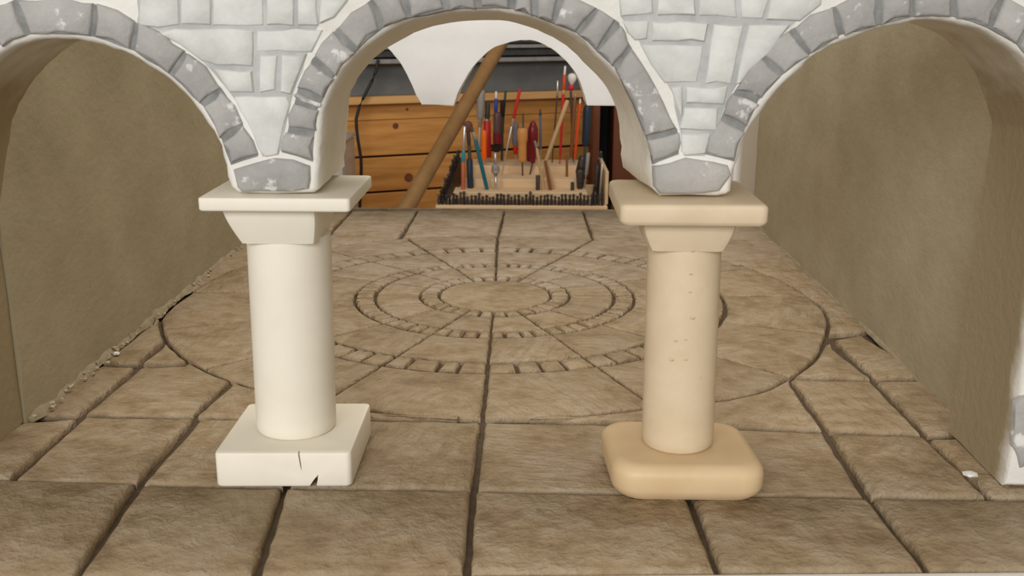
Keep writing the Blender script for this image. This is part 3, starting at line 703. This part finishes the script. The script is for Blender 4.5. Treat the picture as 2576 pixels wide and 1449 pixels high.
# frosted storage tub on the bench, left
tub = thing('storage_tub', 'greyish frosted plastic tub standing left of the black cable', 'tub', (-.47, 2.1, ZB))
tr = Vector((-.385, 2.1, onY(890, 352, 2.18).z)); bm = bmesh.new(); box(bm, tr.x - .20, tr.x, 2.1, 2.26, ZB, tr.z, .006, 2); mesh_obj('body', bm, M['frosted'], tub, 40)
bm = bmesh.new(); box(bm, tr.x - .203, tr.x + .003, 2.097, 2.263, tr.z, tr.z + .008, .003, 2); mesh_obj('lid', bm, M['frosted'], tub, 40)
# red-brown cabinet with a dark open bay on the right
cab = thing('cabinet', 'red-brown wooden cabinet with a dark open bay, right of the tools', 'cabinet', (.42, 2.85, ZB))
cx0 = onY(1489, 400, 2.78).x; cx1 = onY(1507, 400, 2.78).x; cx2 = onY(1541, 400, 2.78).x; cx3 = cx2 + .09
zt = onY(1500, 215, 2.78).z
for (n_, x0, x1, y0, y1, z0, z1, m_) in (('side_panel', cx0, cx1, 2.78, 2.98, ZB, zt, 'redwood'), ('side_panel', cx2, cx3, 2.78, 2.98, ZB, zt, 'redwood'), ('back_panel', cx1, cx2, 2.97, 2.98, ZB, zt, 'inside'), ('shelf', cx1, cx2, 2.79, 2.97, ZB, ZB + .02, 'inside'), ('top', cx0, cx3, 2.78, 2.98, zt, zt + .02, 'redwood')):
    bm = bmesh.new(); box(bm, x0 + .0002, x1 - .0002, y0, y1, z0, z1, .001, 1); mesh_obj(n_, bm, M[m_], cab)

# ------------------------------------------------------------------ stepped tool block
TX0, TX1 = onY(1096, 515, 2.395).x, onY(1528, 515, 2.395).x
Z0, Z1, Z2, Z3 = onY(1300, 516, 2.395).z, onY(1300, 484, 2.41).z, onY(1300, 451, 2.48).z, onY(1300, 418, 2.57).z
tb = thing('tool_block', 'stepped pale wooden block holding brushes, awls and screwdrivers', 'tool holder', ((TX0 + TX1) / 2, 2.52, ZB))
bm = bmesh.new(); box(bm, TX0, TX1, 2.385, 2.70, ZB, Z0, .002, 1); mesh_obj('base_board', bm, M['paleboard'], tb)
for i, (y0, y1, z, pxl, pxr) in enumerate(((2.41, 2.4795, Z1, 1140, 1478), (2.48, 2.5695, Z2, 1172, 1470), (2.57, 2.69, Z3, 1180, 1460))):
    bm = bmesh.new(); box(bm, onY(pxl, 480, y0).x, onY(pxr, 480, y0).x, y0, y1, Z0 + .0002, z, .0015, 1); mesh_obj('step', bm, M['paleboard'], tb)
xr0 = onY(1521, 480, 2.42).x
bm = bmesh.new(); box(bm, xr0, xr0 + .008, 2.41, 2.66, Z0 + .0002, onY(1525, 430, 2.42).z, .001, 1); mesh_obj('side_board', bm, M['paleboard'], tb)
# sloped rails on both sides carry the side rows of bits
def side_rail(xa, xb, w):
    bm = bmesh.new(); prism_pts = []
    v = [bm.verts.new(p) for p in ((xa - w, 2.412, Z0 + .0002), (xa + w, 2.412, Z0 + .0002), (xb + w, 2.68, Z0 + .0002), (xb - w, 2.68, Z0 + .0002), (xa - w, 2.412, Z0 + .004), (xa + w, 2.412, Z0 + .004), (xb + w, 2.68, Z3 + .005), (xb - w, 2.68, Z3 + .005))]
    for f in ((0, 1, 2, 3), (4, 5, 6, 7), (0, 1, 5, 4), (1, 2, 6, 5), (2, 3, 7, 6), (3, 0, 4, 7)): bm.faces.new([v[i] for i in f])
    mesh_obj('side_rail', bm, M['bit'], tb)
XA, XB, XC, XD = onY(1110, 500, 2.42).x, onY(1153, 420, 2.67).x, onY(1494, 500, 2.42).x, onY(1512, 420, 2.67).x
side_rail(XA, XB, .007); side_rail(XC, XD, .008)
bitmesh = []
for k in range(5):
    bm = bmesh.new(); h = .021 + .002 * k; r = .0036 + .0003 * (k % 3)
    lathe(bm, (0, 0, 0), (0, 0, h), [(0, r), (.55, r), (.6, r * .6), (.8, r * .6), (.82, r * 1.1), (1, r * .7)], 7)
    me = bpy.data.meshes.new('small_bit'); bmesh.ops.recalc_face_normals(bm, faces=bm.faces); bm.to_mesh(me); bm.free(); me.materials.append(M['bit']); bitmesh.append(me)
def bit(p, label, group, rot=0, sc=1):
    o = bpy.data.objects.new('small_bit', random.choice(bitmesh)); COL.objects.link(o); o.location = p; o.rotation_euler = (jit(.06), jit(.06), jit(3)); o.scale = (sc, sc, sc * random.uniform(.85, 1.15))
    tag(o, label, 'tool bit', group)
n = 46
for k in range(n): bit((TX0 + .008 + (TX1 - TX0 - .02) * k / (n - 1), 2.397 + jit(.002), Z0), 'small dark metal bit in the row along the front edge of the tool block', 'bits along the front of the tool block')
for k in range(22):
    t = k / 21; z = Z0 + .004 + (Z3 + .001 - Z0) * t
    bit((XA + (XB - XA) * t + jit(.002), 2.414 + .264 * t, z), 'small dark metal bit in the slanting row at the left end of the tool block', 'bits along the left of the tool block', sc=1.0)
    if k % 2 == 0: bit((XC + (XD - XC) * t + jit(.002), 2.414 + .264 * t, z), 'small dark metal bit in the slanting row at the right end of the tool block', 'bits along the right of the tool block', sc=1.25)

# ------------------------------------------------------------------ tools; each is [px top/bottom stations] at its own depth
def tool(name, label, cat, y, segs, ztop, n=12):
    """segs: (part, material, (px,py) start, (px,py) end, r0 px, r1 px[, profile]) from top to bottom, on the plane Y = y; the last end is carried on to the block at z = ztop"""
    k = y * 1.0 / F; lastp = onY(*segs[-1][3], y)
    d = (lastp - onY(*segs[-1][2], y)).normalized()
    foot = lastp.copy()
    if lastp.z > ztop + .0005 and d.z < -.05: foot = lastp + d * ((ztop - lastp.z) / d.z)
    foot.z = max(foot.z, ztop)
    t = thing(name, label, cat, foot, 'tools standing in the block')
    for s in segs:
        a, b = onY(*s[2], y), onY(*s[3], y)
        if b.z < ztop: b = a.lerp(b, (ztop - a.z) / (b.z - a.z))
        bm = bmesh.new()
        prof = s[6] if len(s) > 6 else [(0, .75), (.03, 1), (.97, 1), (1, .85)]
        lathe(bm, a, b, [(q, (s[4] + (s[5] - s[4]) * q) * m * k) for q, m in prof], n)
        mesh_obj(s[0], bm, M[s[1]], t, 50)
    if (foot - lastp).length > .002:
        bm = bmesh.new(); lathe(bm, lastp, foot, [(0, 1.6 * k), (1, 1.6 * k)], 8); mesh_obj('shank', bm, M['steel'] if segs[-1][0] != 'shaft' else M[segs[-1][1]], t, 50)
    return t
BALL = [(0, .25), (.06, .6), (.18, .92), (.32, 1), (.48, .95), (.6, .7), (.68, .55), (.85, .6), (1, .5)]
AWL = [(0, .7), (.03, .9), (.12, 1), (.3, .98), (.42, .82), (.5, .78), (.9, .78), (.97, .7), (1, .5)]
RND = [(0, .2), (.1, .7), (.3, 1), (.6, .95), (.85, .6), (1, .3)]
HND = [(0, .6), (.05, .9), (.15, 1), (.6, .95), (.9, 1), (1, .7)]
y1, y2, y3 = 2.445, 2.525, 2.625
tool('paint_brush', 'upright salmon and turquoise brush with a silver ferrule, leftmost in the block', 'brush', y1, [('ferrule', 'steel', (1169, 318), (1166, 380), 4, 4), ('band', 'turq', (1166, 380), (1165, 407), 5, 5), ('handle', 'salmon', (1165, 407), (1165, 479), 5, 5)], Z1)
tool('paint_brush', 'slanting teal brush with a dark tip beside the salmon brush', 'brush', y1, [('bristles', 'bristle', (1186, 319), (1189, 332), 3.5, 4), ('ferrule', 'steel', (1189, 332), (1196, 352), 4, 4.5), ('handle', 'teal', (1196, 352), (1226, 479), 5, 5)], Z1)
tool('powder_brush', 'soft round brown brush head showing behind the teal brush', 'brush', y2 + .02, [('bristles', 'bristle', (1177, 304), (1178, 336), 13, 10, RND), ('ferrule', 'iron', (1178, 336), (1180, 365), 5, 5), ('handle', 'iron', (1180, 365), (1184, 440), 5, 4)], Z2)
tool('knife', 'dark blue knife handle between the two left brushes', 'knife', y1 + .02, [('handle', 'darkblue', (1181, 400), (1184, 478), 8, 8)], Z1, 8)
tool('screwdriver', 'screwdriver with a tall translucent grey handle and chrome collar', 'screwdriver', y3, [('pommel', 'greyplastic', (1212, 212), (1211, 226), 4, 6), ('handle', 'greyplastic', (1211, 226), (1208, 300), 10, 10, HND), ('collar', 'steel', (1208, 300), (1207, 320), 6, 5), ('shaft', 'steel', (1207, 320), (1205, 410), 3, 3)], Z3)
tool('screwdriver', 'red-bodied screwdriver with a black top behind the orange handle', 'screwdriver', y3 + .02, [('cap', 'iron', (1227, 256), (1226, 299), 6, 7, HND), ('collar', 'steel', (1226, 299), (1225, 304), 8, 8), ('handle', 'red', (1225, 304), (1228, 396), 9, 9)], Z3)
tool('cutter', 'short bright orange handle in front of the red screwdriver', 'tool', y3 - .04, [('handle', 'orange', (1218, 328), (1217, 403), 6.5, 7.5, HND)], Z3)
tool('marker', 'pen with a white tip and blue barrel above the purple handle', 'pen', y3 + .01, [('tip', 'white', (1248, 230), (1248, 248), 2.5, 3), ('barrel', 'blue', (1248, 248), (1247, 284), 4.5, 4.5), ('shaft', 'iron', (1247, 284), (1247, 330), 3, 3)], Z3)
tool('screwdriver', 'stout brownish-purple screwdriver handle with a black flange', 'screwdriver', y3 - .02, [('handle', 'purple', (1251, 282), (1251, 350), 10, 11, HND), ('grip', 'wine', (1251, 334), (1251, 362), 11.2, 11.2), ('flange', 'black', (1249, 364), (1249, 382), 17, 8)], Z3)
tool('file', 'black flat handle next to the dark green pencil', 'file', y3 + .03, [('handle', 'black', (1265, 252), (1263, 292), 6, 6), ('shaft', 'iron', (1263, 292), (1264, 380), 3, 3)], Z3)
tool('pencil', 'thin dark green pencil tip behind the purple handle', 'pencil', y3 + .045, [('handle', 'green', (1272, 228), (1266, 300), 3, 3), ('shaft', 'green', (1266, 300), (1262, 380), 3, 3)], Z3)
tool('pin_vise', 'chrome pin vise with a wide glassy collar at the front of the block', 'tool', y1 - .005, [('spindle', 'steel', (1246, 384), (1246, 412), 3, 4), ('collar', 'greyplastic', (1246, 412), (1247, 444), 11, 9, RND), ('collar_ring', 'steel', (1247, 428), (1247, 434), 11, 11), ('shaft', 'steel', (1247, 444), (1248, 484), 4, 4)], Z1)
tool('paint_brush', 'bright red brush leaning right with a long silver ferrule', 'brush', y2, [('handle', 'red', (1308, 224), (1292, 298), 4, 4), ('ferrule', 'steel', (1292, 298), (1287, 318), 4, 3.5), ('shaft', 'steel', (1287, 318), (1269, 406), 3, 2)], Z2)
tool('screwdriver', 'small blue-grey handle with a red end left of the wooden awl', 'screwdriver', y3 - .01, [('handle', 'bluegrey', (1297, 310), (1296, 366), 8, 8, HND), ('ring', 'red', (1296, 366), (1297, 388), 6, 5)], Z3)
tool('awl', 'awl with a turned honey-coloured wooden handle', 'awl', y2 + .01, [('handle', 'awlwood', (1314, 322), (1314, 408), 14, 14, AWL), ('spike', 'iron', (1314, 408), (1315, 446), 2, 2)], Z2)
tool('needle', 'thin rod rising behind the wooden awl', 'needle', y3 + .03, [('shaft', 'iron', (1316, 285), (1316, 380), 1.8, 1.8)], Z3)
tool('awl', 'awl with a dark red ball-topped handle', 'awl', y2 + .03, [('handle', 'wine', (1341, 304), (1340, 410), 13, 13, BALL), ('spike', 'iron', (1340, 410), (1331, 446), 2, 2)], Z2)
tool('awl', 'dark red second awl handle half hidden behind the ball-topped one', 'awl', y3, [('handle', 'wine', (1332, 352), (1330, 406), 7, 6, HND)], Z3)
tool('skewer', 'thin pale skewer with a grey tip leaning left in front of the red awl', 'skewer', y1, [('tip', 'greyplastic', (1345, 354), (1350, 372), 3, 3.5), ('handle', 'stick', (1350, 372), (1369, 484), 3.5, 4)], Z1)
tool('file', 'grey-brown narrow file standing upright right of the red awl', 'file', y3 + .02, [('tip', 'iron', (1359, 274), (1359, 290), 1.5, 5), ('blade', 'bluegrey', (1359, 290), (1360, 376), 4, 4)], Z3, 6)
tool('needle', 'thin silver rod standing left of the tall orange brush', 'needle', y3 + .01, [('tip', 'steel', (1403, 203), (1402, 240), 2.4, 2.4), ('shaft', 'iron', (1402, 240), (1395, 330), 2, 2)], Z3)
tool('stick', 'long tan wooden stick leaning right across the block', 'stick', y2 - .02, [('handle', 'stick', (1428, 252), (1372, 408), 5.5, 5), ('shaft', 'stick', (1372, 408), (1366, 448), 4.5, 4)], Z2)
tool('stick', 'short brown skewer crossing the foot of the tan stick', 'stick', y1, [('handle', 'brownstick', (1371, 404), (1386, 484), 3.5, 4.5)], Z1)
tool('stick', 'short pale stick slanting right of the brown skewer', 'stick', y1 + .01, [('handle', 'stick', (1378, 408), (1396, 484), 2.5, 3.5)], Z1)
tool('paint_brush', 'tallest orange-red brush with a gold band and silver tip', 'brush', y3 - .01, [('tip', 'white', (1422, 166), (1420, 188), 2.5, 3), ('handle', 'redorange', (1420, 188), (1418, 226), 4, 4), ('band', 'gold', (1418, 226), (1417, 236), 4.3, 4.3), ('shaft', 'red', (1417, 236), (1409, 392), 4, 3)], Z3)
tool('duster', 'white tuft on a pink-red collar right of the tallest brush', 'brush', y3 + .02, [('tuft', 'white', (1440, 184), (1438, 214), 13, 9, RND), ('collar', 'pink', (1437, 212), (1436, 230), 8, 7, RND), ('shaft', 'iron', (1436, 230), (1440, 330), 3, 3)], Z3)
tool('stick', 'dark red-brown stick between the two red brushes', 'stick', y3 - .005, [('tip', 'steel', (1447, 236), (1446, 250), 2.5, 3), ('handle', 'brownstick', (1446, 250), (1437, 396), 4.5, 4.5)], Z3)
tool('paint_brush', 'red brush with a silver tip at the right end', 'brush', y3 - .03, [('ferrule', 'steel', (1460, 248), (1459, 260), 2.5, 3.5), ('handle', 'redorange', (1459, 260), (1446, 398), 4, 3.5)], Z3)
tool('chisel', 'thick dark blue handle at the far right of the block', 'chisel', y3 + .03, [('handle', 'darkblue', (1478, 266), (1473, 366), 11, 10, HND), ('shaft', 'iron', (1473, 366), (1471, 400), 4, 4)], Z3)
tool('stick', 'slim dark post standing below the red brushes', 'stick', y2, [('handle', 'brownstick', (1426, 392), (1426, 446), 3, 3)], Z2)
tool('peg', 'short dark peg on the front step by the skewers', 'peg', y1, [('handle', 'iron', (1353, 441), (1353, 484), 5.5, 5.5)], Z1)
tool('peg', 'short brown peg on the front step near the pliers', 'peg', y1, [('handle', 'iron', (1440, 458), (1440, 484), 4.5, 5)], Z1)
tool('pliers', 'dark grey-brown tool head standing at the right end of the block', 'pliers', y1 + .02, [('jaw', 'bit', (1466, 392), (1460, 430), 9, 12, HND), ('body', 'bit', (1460, 424), (1459, 480), 13, 8, HND), ('jaw', 'greyplastic', (1480, 384), (1474, 440), 5, 5)], Z1)
tool('drill_bit', 'long dark drill bit upright beyond the right side of the block', 'drill bit', 2.44, [('shaft', 'bit', (1503, 412), (1497, 500), 5, 5)], Z0 + .02)
tool('drill_bit', 'long shiny drill bit, rightmost in the block', 'drill bit', 2.44, [('shaft', 'steel', (1515, 412), (1508, 500), 3, 3)], Z0 + .02)
